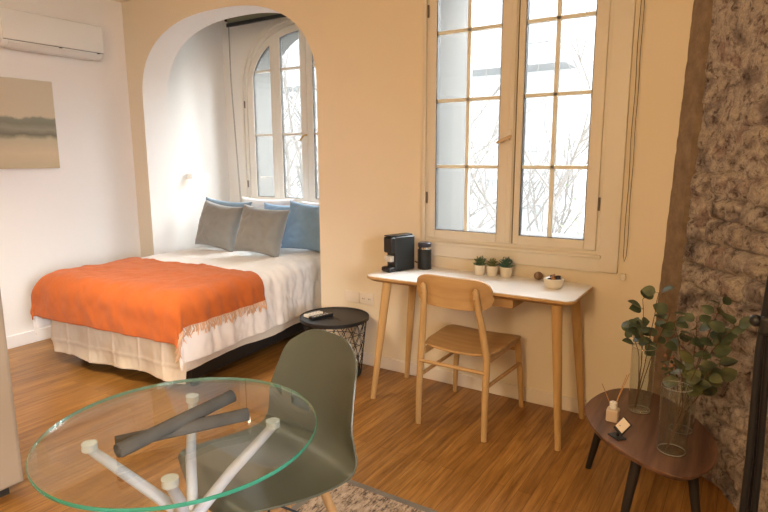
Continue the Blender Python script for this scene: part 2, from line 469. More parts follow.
# blind cord beside the window
bc = thing('blind_cord', 'thin dark looped blind cord hanging right of the desk window', 'cord', (-.522, WY-.035, .905))
pts = [(-.004,0,1.86)] + [(-.006+.002*sin(i*1.1),0.002*sin(i*.7),1.86-1.86*i/24) for i in range(1,24)]
pts += [(-.006,0,.03),(0,0,.0),(.008,0,.03)] + [(.009+.0015*sin(i*1.3),0,.05+1.81*i/24) for i in range(1,25)]
MB().tube(pts, .0018, 6).build('cord_loop', cord_m, bc)
B(-.012, .012, -.004, .012, -.10, -.065).build('cord_clip', winpaint, bc, bevel=.002)

# ---------------------------------------------------------------- bedroom window
bw = thing('window_2', 'x', 'window'); del bw['label'], bw['category']; struct(bw)
def arch_poly(x0, x1, z0, inset):
    """outline of the part of the arched opening between x0 and x1"""
    hw, h = BHW-inset, BH-inset
    pts = [(x0, z0), (x1, z0)]
    n = 14
    for i in range(n+1):
        x = x1 + (x0-x1)*i/n
        q = min(1, abs((x-BC)/hw)); z = BZS + h*(1-q**2.25)**(1/2.25)
        pts.append((x, z))
    return pts
y0, y1 = AY+.01, AY+.06
# outer frame ring
N = 36
def ring(hw, zs, h, z0):
    p = barch(hw, zs, h, N); return [(BC-hw, z0)] + p + [(BC+hw, z0)]
o1 = ring(BHW, BZS, BH, BZ0); o2 = ring(BHW-.04, BZS, BH-.04, BZ0+.05)
MB().band(o1, o2, 'Y', y0-.015, y1+.01).build('window_frame', winpaint_w, bw, bevel=.003)
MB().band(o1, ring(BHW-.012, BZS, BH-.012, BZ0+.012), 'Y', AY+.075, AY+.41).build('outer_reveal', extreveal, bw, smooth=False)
# architrave moulding on the wall
o3 = ring(BHW+.05, BZS, BH+.05, BZ0-.03)
MB().band(o3, o1, 'Y', AY-.018, AY).build('window_architrave', winpaint_w, bw, bevel=.006)
# leaves: frames with a hole each
gl = [(-4.315,-4.075),(-3.945,-3.695),(-3.545,-3.295),(-3.165,-2.925)]
lv = [(-4.40,-4.010),(-4.010,-3.622),(-3.618,-3.230),(-3.230,-2.84)]
for (gx0,gx1),(x0,x1) in zip(gl, lv):
    outer = arch_poly(x0, x1, BZ0+.03, .045); inner = arch_poly(gx0, gx1, 1.05, .105)
    s = MB().band(outer, inner, 'Y', y0-.004, y1-.012).build('window_sash', winpaint_w, bw, bevel=.003)
    g2 = arch_poly(gx0+.005, gx1-.005, 1.055, .11)
    MB().band(inner, g2, 'Y', y0+.004, y1-.02).build('gasket', gasket, s)
    MB().prism(inner, 'Y', y0+.02, y0+.024).build('pane', pane_m, s, smooth=False)
    m = MB()
    for z in (1.672, 2.292): m.box(gx0, gx1, y0+.006, y0+.034, z-.011, z+.011)
    m.build('glazing_bars', winpaint_w, s, bevel=.002)
h = B(-3.636, -3.606, y0-.012, y0-.003, 1.60, 1.70).build('handle_plate', winpaint_w, bw, bevel=.003)
MB().tube([(-3.62,y0-.012,1.66),(-3.62,y0-.045,1.66),(-3.63,y0-.05,1.655),(-3.68,y0-.05,1.605)], [.008,.008,.010,.008]).build('lever_handle', brass, h)
for z in (1.18, 1.98): MB().tube([(-4.415,AY-.02,z-.035),(-4.415,AY-.02,z+.035)], .007).build('hinge', metal_grey, bw)

# roller blind above it
rb = thing('roller_blind', 'olive roller blind with black bottom bar above the arched bedroom window', 'blind', (-3.62, AY-.10, 2.80))
MB().tube([(-.86,0,.02),(.86,0,.02)], .045, 20).build('fabric_roll', blind_m, rb)
B(-.86, .86, -.04, -.034, -.05, .02).build('hanging_fabric', blind_m, rb)
B(-.87, .87, -.050, -.025, -.085, -.05).build('bottom_bar', black_plastic, rb, bevel=.004)
for s in (-1, 1): B(s*.88-.012, s*.88+.012, -.05, .06, -.03, .075).build('bracket', black_metal, rb, bevel=.003)
c = MB(); c.tube([(-.86,-.03,0),(-.858,-.035,-.6),(-.845,-.02,-1.2),(-.835,0,-1.85),(-.828,0,-1.9),(-.822,0,-1.85),(-.835,-.02,-1.2),(-.848,-.035,-.6),(-.85,-.03,0)], .0018, 6)
c.build('pull_cord', cord_m, rb)

# ---------------------------------------------------------------- air conditioner
ac = thing('air_conditioner', 'white wall-mounted air conditioner high on the left wall', 'air conditioner', (LX, 2.10, 2.235))
prof = [(0,.03),(.13,.0),(.165,.015),(.19,.045),(.197,.10),(.197,.235),(.18,.262),(.14,.27),(0,.27)]
m = MB(); n = len(prof)
m.add([(x,0,z) for x,z in prof]+[(x,.765,z) for x,z in prof], [tuple(range(n)), tuple(reversed(range(n,2*n)))]+[(i,(i+1)%n,n+(i+1)%n,n+i) for i in range(n)])
m.build('housing', ac_m, ac, bevel=.006, angle=50)
m = MB(); fp = [(.19,.052),(.199,.052),(.205,.10),(.205,.235),(.199,.255),(.19,.255)]; n = len(fp)
m.add([(x,.006,z) for x,z in fp]+[(x,.759,z) for x,z in fp], [tuple(range(n)), tuple(reversed(range(n,2*n)))]+[(i,(i+1)%n,n+(i+1)%n,n+i) for i in range(n)])
m.build('front_panel', ac_m, ac, bevel=.003, angle=50)
m = MB(); fp = [(.10,-.002),(.155,.006),(.188,.034),(.184,.038),(.15,.012),(.10,.004)]; n = len(fp)
m.add([(x,.05,z) for x,z in fp]+[(x,.715,z) for x,z in fp], [tuple(range(n)), tuple(reversed(range(n,2*n)))]+[(i,(i+1)%n,n+(i+1)%n,n+i) for i in range(n)])
m.build('air_flap', ac_m, ac, bevel=.001)
B(.188, .1955, .01, .755, .047, .050).build('panel_gap', gasket, ac)
for y in (.40, .70): B(.196, .2, y, y+.022, .040, .046).build('latch', gasket, ac)

# picture
pc = thing('wall_picture', 'misty lake landscape print on unframed canvas on the left wall', 'picture', (LX+.001, 1.52, 1.372))
B(0, .022, 0, .99, 0, .668).build('canvas', pic_m, pc, bevel=.002)

# wall light
wl = thing('wall_light', 'small white up-and-down wall light beside the bed', 'wall lamp', (LX+.001, 3.85, 1.235))
B(0, .085, -.10, .10, 0, .065).build('housing', lampwhite, wl, bevel=.006)
bulb = mat('lamp_glow', (1,.9,.75), .5)
nb = bulb.node_tree.nodes['Principled BSDF']; nb.inputs['Emission Color'].default_value = (1,.78,.5,1); nb.inputs['Emission Strength'].default_value = 6
B(.012, .073, -.085, .085, -.004, .002).build('diffuser', bulb, wl)

# ---------------------------------------------------------------- cupboard at left edge
cb = thing('wardrobe', 'beige laminate wardrobe side cut off by the left edge', 'wardrobe', (-2.59, 1.09, 0))
B(-.58, 0, -.9, 0, .045, 2.05).build('body', cupboard_m, cb, bevel=.004)
B(-.55, -.03, -.87, -.05, 0, .045).build('plinth', kick_m, cb)
for y in (-.89, -.445): B(0, .018, y, y+.43, .06, 2.04).build('door', cupboard_m, cb, bevel=.003)

# ---------------------------------------------------------------- bed
BA = radians(5)
P0 = Vector((-2.79, 2.15, 0)); HW = .665
bcx = P0 + Vector((-cos(BA), -sin(BA), 0))*HW
BED = (bcx.x, bcx.y, 0); BL = 1.98
bed = thing('double_bed', 'double bed on a black base in the arched alcove', 'bed', BED, BA)
B(-HW+.04, HW-.04, .05, BL, .07, .30).build('bed_base', black_plastic, bed, bevel=.01)
for sx in (-1, 1):
    for y in (.15, BL-.15): MB().tube([(sx*(HW-.12), y, 0), (sx*(HW-.12), y, .08)], .03, 14).build('leg', black_plastic, bed)
B(-HW, HW, .0, BL, .30, .60).build('mattress', duvet_m, bed, bevel=.05, seg=4)
def fabric_noise(x, y, z=0, s=1, o=4): return noise.fractal(Vector((x*s, y*s, z*s)), .6, 2, o)

# creased sheet hanging at the foot and the sides
sk = tag(MB().build('bed_sheet', sheet_m, None), 'ivory creased sheet hanging over the foot of the bed below the throw', 'sheet')
bpy.data.objects.remove(sk)
m = MB(); rows = []
path = []
def add_path(x, y, nx_, ny_): path.append((x, y, nx_, ny_))
R_ = .05
for i in range(50): add_path(HW+.005, BL-.15 - (BL-.15-R_)*i/49, 1, 0)
for i in range(1, 8):
    a = pi/2*i/8; add_path(HW+.005-R_+R_*cos(a), R_-R_*sin(a)-.02, cos(a), -sin(a))
for i in range(200): add_path(HW+.005-R_-(2*HW-2*R_+.01)*i/199, -.02, 0, -1)
for i in range(1, 8):
    a = pi/2*i/8; add_path(-HW-.005+R_-R_*sin(a), R_-R_*cos(a)-.02, -sin(a), -cos(a))
for i in range(50): add_path(-HW-.005, R_ + (BL-.15-R_)*i/49, -1, 0)
for k in range(61):
    f = k/60; row = []
    for i, (x, y, ax, ay) in enumerate(path):
        foot = ay < -.5
        zb = .085 if foot else .145
        if ax > .5: zb = .165 + .015*sin(y*3)
        z = .60 + (zb + .010*sin(x*9+y*7)-.60)*f
        d = .012*f*fabric_noise(x*3, y*3, z*1.5, 1.5) + .010*f*f*sin(x*14+y*11+2*sin(x*3))
        if foot:
            cx = abs(((x/.235)+.5) % 1 - .5)*.235; cz = abs(((z/.155)+.3) % 1 - .5)*.155
            d += .006*math.exp(-(cx/.009)**2) + .006*math.exp(-(cz/.009)**2)
            d += .004*sin(x*13)*sin(z*20)
        row.append((x+ax*d, y+ay*d, z))
    rows.append(row)
m.grid(rows)
sk = m.build('bed_sheet', sheet_m, None, angle=80, loc=BED, rz=BA, solid=.004)
tag(sk, 'ivory creased sheet hanging around the bed base below the duvet', 'sheet')

# draped cloth
def drape(u0, u1, v0, v1, nu, nv, wr, top=.645, fr=.605, fl_=.575, rad=.10, flare=.06, corner=1.4):
    """cloth over the bed: u across, v along (v<0 hangs over the foot); wrinkles pushed along the surface normal"""
    def base(u, v):
        def fold(t, fl):
            if t <= 0: return 0, 0
            q = rad*pi/2
            if t < q: return rad*sin(t/rad), rad*(1-cos(t/rad))
            return rad + fl*(t-q), rad + (t-q)*sqrt(max(.1, 1-fl*fl))
        fx = fr if u > 0 else fl_
        tu = max(0, abs(u)-fx); tv = max(0, -v)
        ox, dx = fold(tu, flare + .03*sin(v*9+1)*min(1, tu*3)); oy, dy = fold(tv, .04)
        x = math.copysign(min(abs(u), fx) + ox, u); y = max(v, 0) - oy
        dz = (dx**2.2 + corner*dy**2.2)**(1/2.2)
        return Vector((x, y, top-dz)), tu, tv
    rows = []
    for j in range(nv+1):
        v = v0 + (v1-v0)*j/nv; row = []
        for i in range(nu+1):
            u = u0 + (u1-u0)*i/nu
            p, tu, tv = base(u, v); e = .012
            n_ = (base(u+e, v)[0]-base(u-e, v)[0]).cross(base(u, v+e)[0]-base(u, v-e)[0])
            n_ = n_.normalized() if n_.length > 1e-9 else Vector((0,0,1))
            row.append(tuple(p + n_*wr(u, v, tu, tv)))
        rows.append(row)
    m = MB(); m.grid(rows)
    return m, rows
def wr_duvet(u, v, tu, tv):
    w_ = .012*fabric_noise(u, v, .3, 3.2) + .004*fabric_noise(u, v, 5, 9)
    if tu > 0: w_ += .008*min(1, tu*4)*sin(v*24+5*fabric_noise(0, v, 1, 3)) + .010*min(1, tu*4)*fabric_noise(u*.5, v*2.2, 3, 3.5)
    if tu > 0: w_ += .007*min(1, tu*5)*(1-2*abs(fabric_noise(u*1.2, v*3.2, 6, 5)))
    else: w_ += .010*abs(fabric_noise(u+v*.6, v*.5, 9, 4))
    return w_
dv, _ = drape(-1.00, 1.06, -.25, 1.86, 120, 120, wr_duvet)
du = dv.build('duvet', duvet_m, None, angle=85, loc=BED, rz=BA, solid=.018, sub=1)
tag(du, 'white puffy duvet spread over the bed, rumpled along its sides', 'duvet')
def wr_throw(u, v, tu, tv):
    w_ = wr_duvet(u, v, tu, tv) + .019 + .0015*fabric_noise(u, v, 2, 14)
    if tv > .02 and tv >= tu: w_ += .003*min(1, tv*4)*(1+sin(u*24+3*fabric_noise(u, 0, 1, 2)))
    return w_
th, rows = drape(-.80, .84, -.29, .66, 120, 60, wr_throw)
tm = th.build('throw_blanket', orange_m, None, angle=85, loc=BED, rz=BA, solid=.008, sub=1)
tag(tm, 'burnt orange wool throw with pale fringe across the foot of the bed', 'blanket')
# fringe along the right hem
m = MB()
edge = [r[-1] for r in rows]
for k in range(len(edge)-1):
    for q in range(2):
        f = q/2; a = Vector(edge[k])*(1-f)+Vector(edge[k+1])*f
        L = .045 + random.random()*.03; dx = random.uniform(-.02,.02); dy = random.uniform(-.03,.03)
        r = .0022 + random.random()*.0015
        m.tube([a+Vector((0,0,.004)), a+Vector((.008, dy*.3, -L*.4)), a+Vector((.004+dx*.5, dy*.7, -L*.75)), a+Vector((.002+dx, dy, -L))], [r, r, r*1.2, r*.6], 5)
fr = m.build('fringe', fringe_m, tm); fr['kind'] = 'stuff'; fr['label'] = 'pale tasselled fringe'

# pillows
def pillow(name, label, mt, w_, h_, t_, loc, rx, rz, roll=0, group=None, seed=0, pinch=.20, edge=None):
    m = MB(); n = 30
    for side in (1, -1):
        rows = []
        for j in range(n+1):
            v = -1+2*j/n; row = []
            for i in range(n+1):
                u = -1+2*i/n
                k = (max(0, 1-abs(u)**2.6)*max(0, 1-abs(v)**2.6))**.5
                pu = u*(1-pinch*(1-v*v)*.55*abs(u)**2); pv = v*(1-pinch*(1-u*u)*.55*abs(v)**2)
                th_ = t_/2*k*(1+.18*fabric_noise(u+seed*3.1, v, side*2, 1.4, 3)) + .004*fabric_noise(u*3+seed, v*3, 1, 2)*k
                cr = .006*k*sin(9*(u+v*side)+seed*2+4*fabric_noise(u, v, seed, 1.5))*(abs(u)+abs(v))*.6
                row.append((pu*w_/2, side*(th_+cr), pv*h_/2 + h_/2))
            rows.append(row)
        m.grid(rows)
    o = m.build(name, mt, None, angle=85)
    o.rotation_mode = 'XYZ'; o.location = loc; o.rotation_euler = (rx, roll, rz)
    tag(o, label, 'pillow', group)
    return o
def bp(x, y, z=.665):   # bed-local to world
    return (BED[0]+x*cos(BA)-y*sin(BA), BED[1]+x*sin(BA)+y*cos(BA), z)
# x local: -0.72 (left) .. .72 (right)
pillow('pillow', 'white pillow standing at the back left under the window', white_pillow, .66, .44, .15, bp(-.32,1.92,.64), radians(-14), BA, seed=1)
pillow('pillow', 'white pillow standing at the back right under the window', white_pillow, .66, .42, .15, bp(.40,1.92,.64), radians(-14), BA, seed=2)
pillow('pillow', 'muted blue pillow at the far left, half behind a grey cushion', blue_pillow2, .54, .43, .13, bp(-.52,1.55,.655), radians(-17), BA+.06, roll=.06, seed=3)
pillow('pillow', 'blue pillow peeking out between the two grey cushions', blue_pillow, .46, .40, .12, bp(.02,1.72,.65), radians(-16), BA, seed=4)
pillow('pillow', 'bright blue pillow at the right, beside the arch edge', blue_pillow, .56, .43, .15, bp(.46,1.54,.655), radians(-17), BA-.04, roll=.05, seed=5)
pillow('cushion', 'left grey square cushion leaning on blue pillows', grey_pillow, .46, .41, .20, bp(-.33,1.27,.668), radians(-17), BA-.05, roll=.10, seed=6)
pillow('cushion', 'right grey square cushion leaning on blue pillows', grey_pillow, .45, .41, .20, bp(.22,1.17,.668), radians(-20), BA+.08, roll=.08, seed=7)

# ---------------------------------------------------------------- side table with remote
stb = thing('side_table', 'round black metal basket side table beside the bed', 'table', (-2.265, 2.925, 0))
MB().lathe([(0,.385),(.228,.385),(.232,.388),(.232,.405),(.229,.407),(.226,.400),(.0,.400)], 48).build('table_top', black_metal, stb, angle=40)
bk = MB(); rt, rb_ = .215, .175; zt, zb = .385, .012
def cyl(t, z):
    f = (z-zb)/(zt-zb); r = rb_+(rt-rb_)*f; return (r*cos(t), r*sin(t), z)
K = 18; lev = [zb + (zt-zb)*i/5 for i in range(6)]
for i in range(5):
    off = (i % 2)*.5
    for k in range(K):
        jx = lambda q: .13*sin(k*2.3+q*5)
        a0 = 2*pi*(k+off)/K; a1 = 2*pi*(k+off+.5)/K; a2 = 2*pi*(k+off-.5)/K
        bk.tube([cyl(a0+jx(i)*.3, lev[i]), cyl(a1, lev[i+1])], .0022, 5)
        bk.tube([cyl(a0+jx(i)*.3, lev[i]), cyl(a2, lev[i+1])], .0022, 5)
for i in (1,2,3,4): bk.tube([cyl(2*pi*k/36, lev[i]) for k in range(36)], .0022, 5, close=True)
for z in (zb, zt-.003): bk.tube([cyl(2*pi*k/48, z) for k in range(48)], .004, 6, close=True)
bk.build('wire_basket', black_metal, stb)
MB().lathe([(0,.006),(.172,.006),(.172,.010),(0,.010)], 36).build('base_plate', black_metal, stb)
def remote(name, label, mt, loc, rz, L, W, H, btn=True, cat='remote control'):
    t = thing(name, label, cat, loc, rz)
    B(-L/2, L/2, -W/2, W/2, 0, H).build('body', mt, t, bevel=.004, seg=3)
    if btn:
        m = MB()
        for i in range(5):
            for j in range(2): m.box(-L/2+.02+i*.025, -L/2+.032+i*.025, -W/4+j*W/2-.005, -W/4+j*W/2+.005, H, H+.0015)
        m.build('buttons', grey_plastic, t)
    return t
remote('remote_control', 'black television remote control lying on the round side table', black_plastic, (-2.325, 2.86, .4005), radians(75), .17, .045, .02)
remote('remote_control', 'white air conditioner remote at the left edge of the side table', white_plastic, (-2.40, 2.87, .4005), radians(78), .13, .05, .018)
cc = MB().tube([(-2.29,2.85,.403),(-2.25,2.90,.403),(-2.21,2.89,.403),(-2.17,2.86,.403)], .0022, 6).build('cable', black_cord)
tag(cc, 'short thin black cable lying on the round side table', 'cable')

# wall sockets
for k, (x, lab) in enumerate(((-2.300, 'left blank beige wall plate above the round side table'), (-2.176, 'right beige double wall socket above the round side table'))):
    t = thing('wall_socket', lab, 'socket', (x, WY, .48), 0)
    B(-.058, .058, -.009, 0, -.04, .04).build('plate', base_m, t, bevel=.003)
    if k:
        for sx in (-.025, .025):
            s = MB().tube([(sx,-.012,0),(sx,-.008,0)], .019, 20).build('socket_face', base_m, t)
            m = MB()
            for q in (-.006, .006): m.box(sx+q-.0015, sx+q+.0015, -.0135, -.011, -.005, .005)
            m.build('slots', gasket, s)

# ---------------------------------------------------------------- desk
def rrect(x0, x1, y0, y1, r, n=6):
    p = []
    for cx, cy, a0 in ((x1-r,y0+r,-pi/2),(x1-r,y1-r,0),(x0+r,y1-r,pi/2),(x0+r,y0+r,pi)):
        for i in range(n+1):
            a = a0+pi/2*i/n; p.append((cx+r*cos(a), cy+r*sin(a)))
    return p
DZ = .765
dk = thing('desk', 'beech desk with white top standing below the window', 'desk', (-1.265, 2.925, 0))
dl = rrect(-.605, .605, -.225, .225, .05)
db = rrect(-.575, .575, -.195, .195, .04)
m = MB(); n = len(dl)
m.add([(x,y,DZ-.004) for x,y in dl]+[(x,y,DZ-.016) for x,y in dl]+[(x,y,DZ-.034) for x,y in db],
      [tuple(range(n)), tuple(reversed(range(2*n,3*n)))]+[(i,(i+1)%n,n+(i+1)%n,n+i) for i in range(n)]+[(n+i,n+(i+1)%n,2*n+(i+1)%n,2*n+i) for i in range(n)])
tp = m.build('desk_top', desk_edge, dk, bevel=.002)
MB().prism(rrect(-.600, .600, -.220, .220, .046), 'Z', DZ-.004, DZ).build('laminate_surface', desk_top, tp)
for fx, fy, tx, ty in ((-.562,-.198,-.478,-.165),(-.557,.202,-.49,.165),(.570,-.226,.512,-.165),(.583,.200,.515,.165)):
    MB().tube([(fx,fy,0),(fx*.5+tx*.5,fy*.5+ty*.5,.36),(tx,ty,DZ-.034)], [.0155,.022,.027], 18).build('leg', beech, dk)
B(-.46, .48, -.012, .012, DZ-.075, DZ-.032).build('support_rail', desk_edge, dk, bevel=.004)
dr = B(.02, .275, -.13, .15, DZ-.10, DZ-.034).build('drawer', desk_edge, dk, bevel=.003)
MB().tube([(.0,.208,DZ-.04),(-.01,.214,.62),(.005,.21,.45),(-.005,.21,.30),(.0,.215,.1)], .0035, 6)
cb_ = MB().tube([(-1.735,3.160,.72),(-1.722,3.152,.60),(-1.728,3.15,.50),(-1.708,3.15,.38),(-1.715,3.15,.25),(-1.72,3.155,.06)], .0035, 8).build('power_cable', black_cord)
tag(cb_, 'black power cable hanging down behind the desk', 'cable')

# desk chair (faces +Y)
ch = thing('desk_chair', 'beech wooden chair with curved backrest pushed toward the desk', 'chair', (-1.235, 2.84, 0))
def bl(p): return p
for sx, fx, top in ((-1, -.197, -.150), (1, .190, .142)):
    MB().tube([(fx,-.255,0),(fx*.97+top*.03,-.250,.22),(fx*.9+top*.1,-.232,.44),(top*.6+fx*.4,-.258,.62),(top,-.290,.755),(top,-.298,.795),(top,-.300,.808)],
              [.0145,.0175,.019,.0175,.0165,.015,.006], 16).build('leg', beech, ch)
    MB().tube([(sx*.215,.25,0),(sx*.203,.235,.22),(sx*.185,.21,.435)], [.013,.017,.019], 16).build('leg', beech, ch)
    MB().tube([(sx*.187,-.235,.285),(sx*.205,.225,.275)], .0105, 12).build('stretcher', beech_x, ch)
    MB().tube([(sx*.178,-.232,.415),(sx*.185,.20,.412)], [.016,.016], 10, sq=(.7,1.2)).build('seat_rail', beech_x, ch)
MB().tube([(-.19,-.252,.365),(.183,-.252,.365)], .0105, 12).build('stretcher', beech_x, ch)
MB().tube([(-.192,.215,.36),(.192,.215,.36)], .0105, 12).build('stretcher', beech_x, ch)
# seat : shaped plywood
rows = []
for j in range(25):
    v = -1+2*j/24; row = []
    for i in range(29):
        u = -1+2*i/28
        wd = .215 + .012*v - .020*max(0, -v-.6)
        x = u*wd*(1-.05*abs(v)**6); y = v*.215*(1-.07*abs(u)**6) - .005
        z = .452 - .014*(1-u*u)*(1-.3*v) - .02*max(0, v-.7)*1.5
        row.append((x, y, z))
    rows.append(row)
MB().grid(rows).build('seat', beech_x, ch, angle=60, solid=.014, bevel=.003)
# backrest
rows = []
for j in range(15):
    v = -1+2*j/14; row = []
    for i in range(37):
        u = -1+2*i/36
        hh = .083*(1-abs(u)**5)**(1/3) if abs(u) < 1 else 0
        hh = max(hh, .02)
        x = u*.213; y = -.275 + .055*(1-u*u)*-1 + .055 - .012*v; y = -.262 - .050*(1-u*u) + .03
        row.append((x - .005, y - .010*v, .768 + v*hh))
    rows.append(row)
MB().grid(rows).build('backrest', beech_x, ch, angle=60, solid=.018, bevel=.005)
for x in (-.150, .142):
    for y, z in ((-.317,.782),(-.314,.755)): MB().ball((x,y,z), .0055, 8).build('screw_cap', desk_edge, ch)

# ---------------------------------------------------------------- things on the desk
cm = thing('coffee_machine', 'slim black capsule coffee machine at the left end of the desk', 'coffee machine', (-1.775, 2.955, DZ), radians(-18))
B(-.042, .042, -.07, .09, 0, .215).build('body', black_satin, cm, bevel=.012, seg=3)
B(-.038, .038, -.10, -.06, .115, .212).build('brew_head', black_plastic, cm, bevel=.010, seg=3)
B(-.040, .040, -.118, -.05, 0, .032).build('drip_tray', black_plastic, cm, bevel=.012, seg=3)
B(-.028, .028, -.098, -.068, .062, .098).build('cup_spout', grey_plastic, cm, bevel=.004)
B(-.030, .030, -.10, .08, .215, .222).build('top_lever', black_plastic, cm, bevel=.003)
mf = thing('milk_frother', 'black cylindrical milk frother with chrome collar on the desk', 'milk frother', (-1.665, 3.070, DZ))
MB().lathe([(0,0),(.041,0),(.043,.003),(.043,.122),(.040,.125),(0,.125)], 32).build('body', black_plastic, mf, angle=40)
MB().lathe([(0,.125),(.039,.125),(.0395,.138),(0,.138)], 32).build('chrome_collar', chrome, mf, angle=40)
MB().lathe([(0,.138),(.041,.138),(.042,.160),(.037,.166),(0,.167)], 32).build('lid', pod_dark, mf, angle=40)
cl = MB().tube([(-1.745,3.09,.80),(-1.72,3.10,.79),(-1.69,3.09,.80)], .004, 8).build('plug_cable', black_cord); tag(cl, 'short dark cable between coffee machine and milk frother', 'cable')

def rosette(m, c, r, n, layers, h, mi=0):
    for L in range(layers):
        f = L/max(1, layers-1); cnt = max(4, int(n*(1-.4*f)))
        for k in range(cnt):
            a = 2*pi*(k+.5*(L % 2))/cnt + L*.3; tilt = radians(18+58*f); ln = r*(1-.35*f)*random.uniform(.85,1.15)
            d = Vector((cos(a)*cos(tilt), sin(a)*cos(tilt), sin(tilt))); b0 = Vector(c)+Vector((0,0,h*f))
            m.tube([b0, b0+d*ln*.55, b0+d*ln], [ln*.10, ln*.17, ln*.02], 7, sq=(1,.6))
for x, y, mt, r, lab in ((-1.302, 3.085, succulent, .040, 'left cream-potted green succulent in the row below the window'),
                     (-1.228, 3.095, succulent2, .032, 'middle cream-potted olive succulent in the row below the window'),
                     (-1.145, 3.10, succulent3, .044, 'right cream-potted blue-green succulent in the row below the window')):
    t = thing('potted_succulent', lab, 'plant', (x, y, DZ), group='succulents on the desk')
    pt = MB().lathe([(0,0),(.021,0),(.023,.003),(.028,.044),(.0285,.047),(.0255,.047),(.025,.040),(0,.040)], 28).build('pot', pot_m, t, angle=40)
    MB().lathe([(0,.0405),(.0248,.0405)], 20).build('soil', soil, pt)
    m = MB(); rosette(m, (0,0,.044), r, 9, 4, .018)
    for k in range(5):
        a = k*1.3+x*9; hh = random.uniform(.025,.05)
        rosette(m, (.013*cos(a), .013*sin(a), .045+hh*.6), r*.45, 6, 2, .008)
        m.tube([(.006*cos(a),.006*sin(a),.042),(.013*cos(a),.013*sin(a),.045+hh*.7)], .002, 5)
    m.build('leaves', mt, t)
    t.scale = (1.25,1.25,1.25)
bl_ = MB().ball((0,0,.0235), .0235, 16, sc=(1.05,1.05,1)).build('wooden_ball', brown_ball, None, loc=(-.962,3.118,DZ-.0005))
tag(bl_, 'small brown ball on the desk behind the cream bowl', 'ball')
bw_ = thing('capsule_bowl', 'cream ceramic bowl of coffee capsules at the right of the desk', 'bowl', (-.832, 2.965, DZ))
MB().lathe([(0,0),(.036,0),(.042,.006),(.050,.022),(.051,.050),(.048,.052),(.046,.050),(.045,.024),(.036,.014),(0,.014)], 36).build('bowl', pot_m, bw_, angle=45)
caps = [(-.024,-.010,.040,0),(.020,-.012,.042,0),(.0,.022,.042,0),(-.018,.018,.050,0),(.026,.014,.048,2),(.002,-.020,.052,1),(-.002,.004,.060,1),(-.034,.006,.046,2),(.010,.026,.056,0),(.032,-.004,.054,0)]
nm = ['dark blue coffee capsule in the cream bowl on the desk','bronze coffee capsule on top in the cream bowl','white coffee capsule in the cream bowl on the desk']
for k, (x, y, z, c) in enumerate(caps):
    prof = [(0,-.013),(.009,-.013),(.013,.006),(.0165,.008),(.0165,.0095),(0,.010)]
    o = MB().lathe(prof, 18).build('coffee_capsule', (pod_dark,pod_brown,pod_white)[c], None, angle=40, loc=(-.832+x*.82, 2.965+y*.82, DZ+z-.004))
    o.rotation_euler = (random.uniform(-.7,.7), random.uniform(-.7,.7), 0)
    tag(o, nm[c], 'coffee capsule', ('dark capsules in the bowl','bronze capsules in the bowl','white capsules in the bowl')[c])

# ---------------------------------------------------------------- glass dining table
TC = (-1.254, .932); TZ = .72; TR = .366
gt = thing('dining_table', 'round glass dining table with white crossed legs in the foreground', 'table', (TC[0], TC[1], 0), 0)
MB().lathe([(0,TZ-.010),(TR-.002,TZ-.010),(TR-.002,TZ),(0,TZ)], 96).build('glass_top', tabletop_glass, gt, angle=30)
ge = MB().lathe([(TR-.0018,TZ-.010),(TR-.0005,TZ-.0098),(TR,TZ-.008),(TR,TZ-.002),(TR-.0005,TZ-.0002),(TR-.0018,TZ)], 96)
ge.f = ge.f[:-2]; ge.m = ge.m[:-2]
ge.build('polished_edge', green_edge, gt, angle=60)['label'] = 'green polished glass edge'
for x, y in ((-.155,-.175),(.166,-.168),(.164,.180),(-.174,.173)):
    r = hypot(x, y); ux, uy = x/r, y/r
    lg = MB().tube([(x,y,TZ-.028),(x*.5,y*.5,.57),(0+.012*uy,-.012*ux,.435),(-x*.75,-y*.75,.20),(-ux*.36,-uy*.36,.0)], [.0125,.0155,.0165,.0155,.0125], 16).build('leg', white_metal, gt)
    MB().lathe([(0,TZ-.032),(.017,TZ-.032),(.020,TZ-.029),(.020,TZ-.0105),(0,TZ-.0105)], 24, c=(x,y)).build('support_disc', puck_m, lg, angle=40)
# rolled felt placemats
def roll(a, b, r, lab):
    a = Vector(a); b = Vector(b); L = (b-a).length; ang = atan2(b.y-a.y, b.x-a.x)
    t = thing('rolled_placemat', lab, 'placemat', tuple(a), ang)
    t.rotation_euler = (0, -math.asin((b.z-a.z)/L), ang)
    n = 130; turns = 3.6; th_ = r/(turns+.5); rows = []
    outer = []
    for i in range(n+1):
        f = i/n; an = 2*pi*turns*f; rr = r*(.16+.84*f); outer.append((rr*cos(an), rr*sin(an)))
    for k in range(9):
        x = L*k/8; wob = 1+.02*sin(k*1.7)
        rows.append([(x, p[0]*wob, p[1]*wob) for p in outer])
    m = MB(); m.grid(rows)
    m.build('rolled_felt', felt, t, angle=80, solid=th_*.62)
    return t
roll((-1.233,.728,.7505),(-1.213,1.075,.7685), .0185, 'charcoal felt placemat roll lying on top of the other roll')
t2 = roll((-1.293,.760,.7400),(-1.132,1.058,.7400), .0185, 'charcoal felt placemat roll with white tag, underneath the other roll')
B(.335, .342, -.012, .006, -.02, -.005).build('white_tag', card_m, t2)

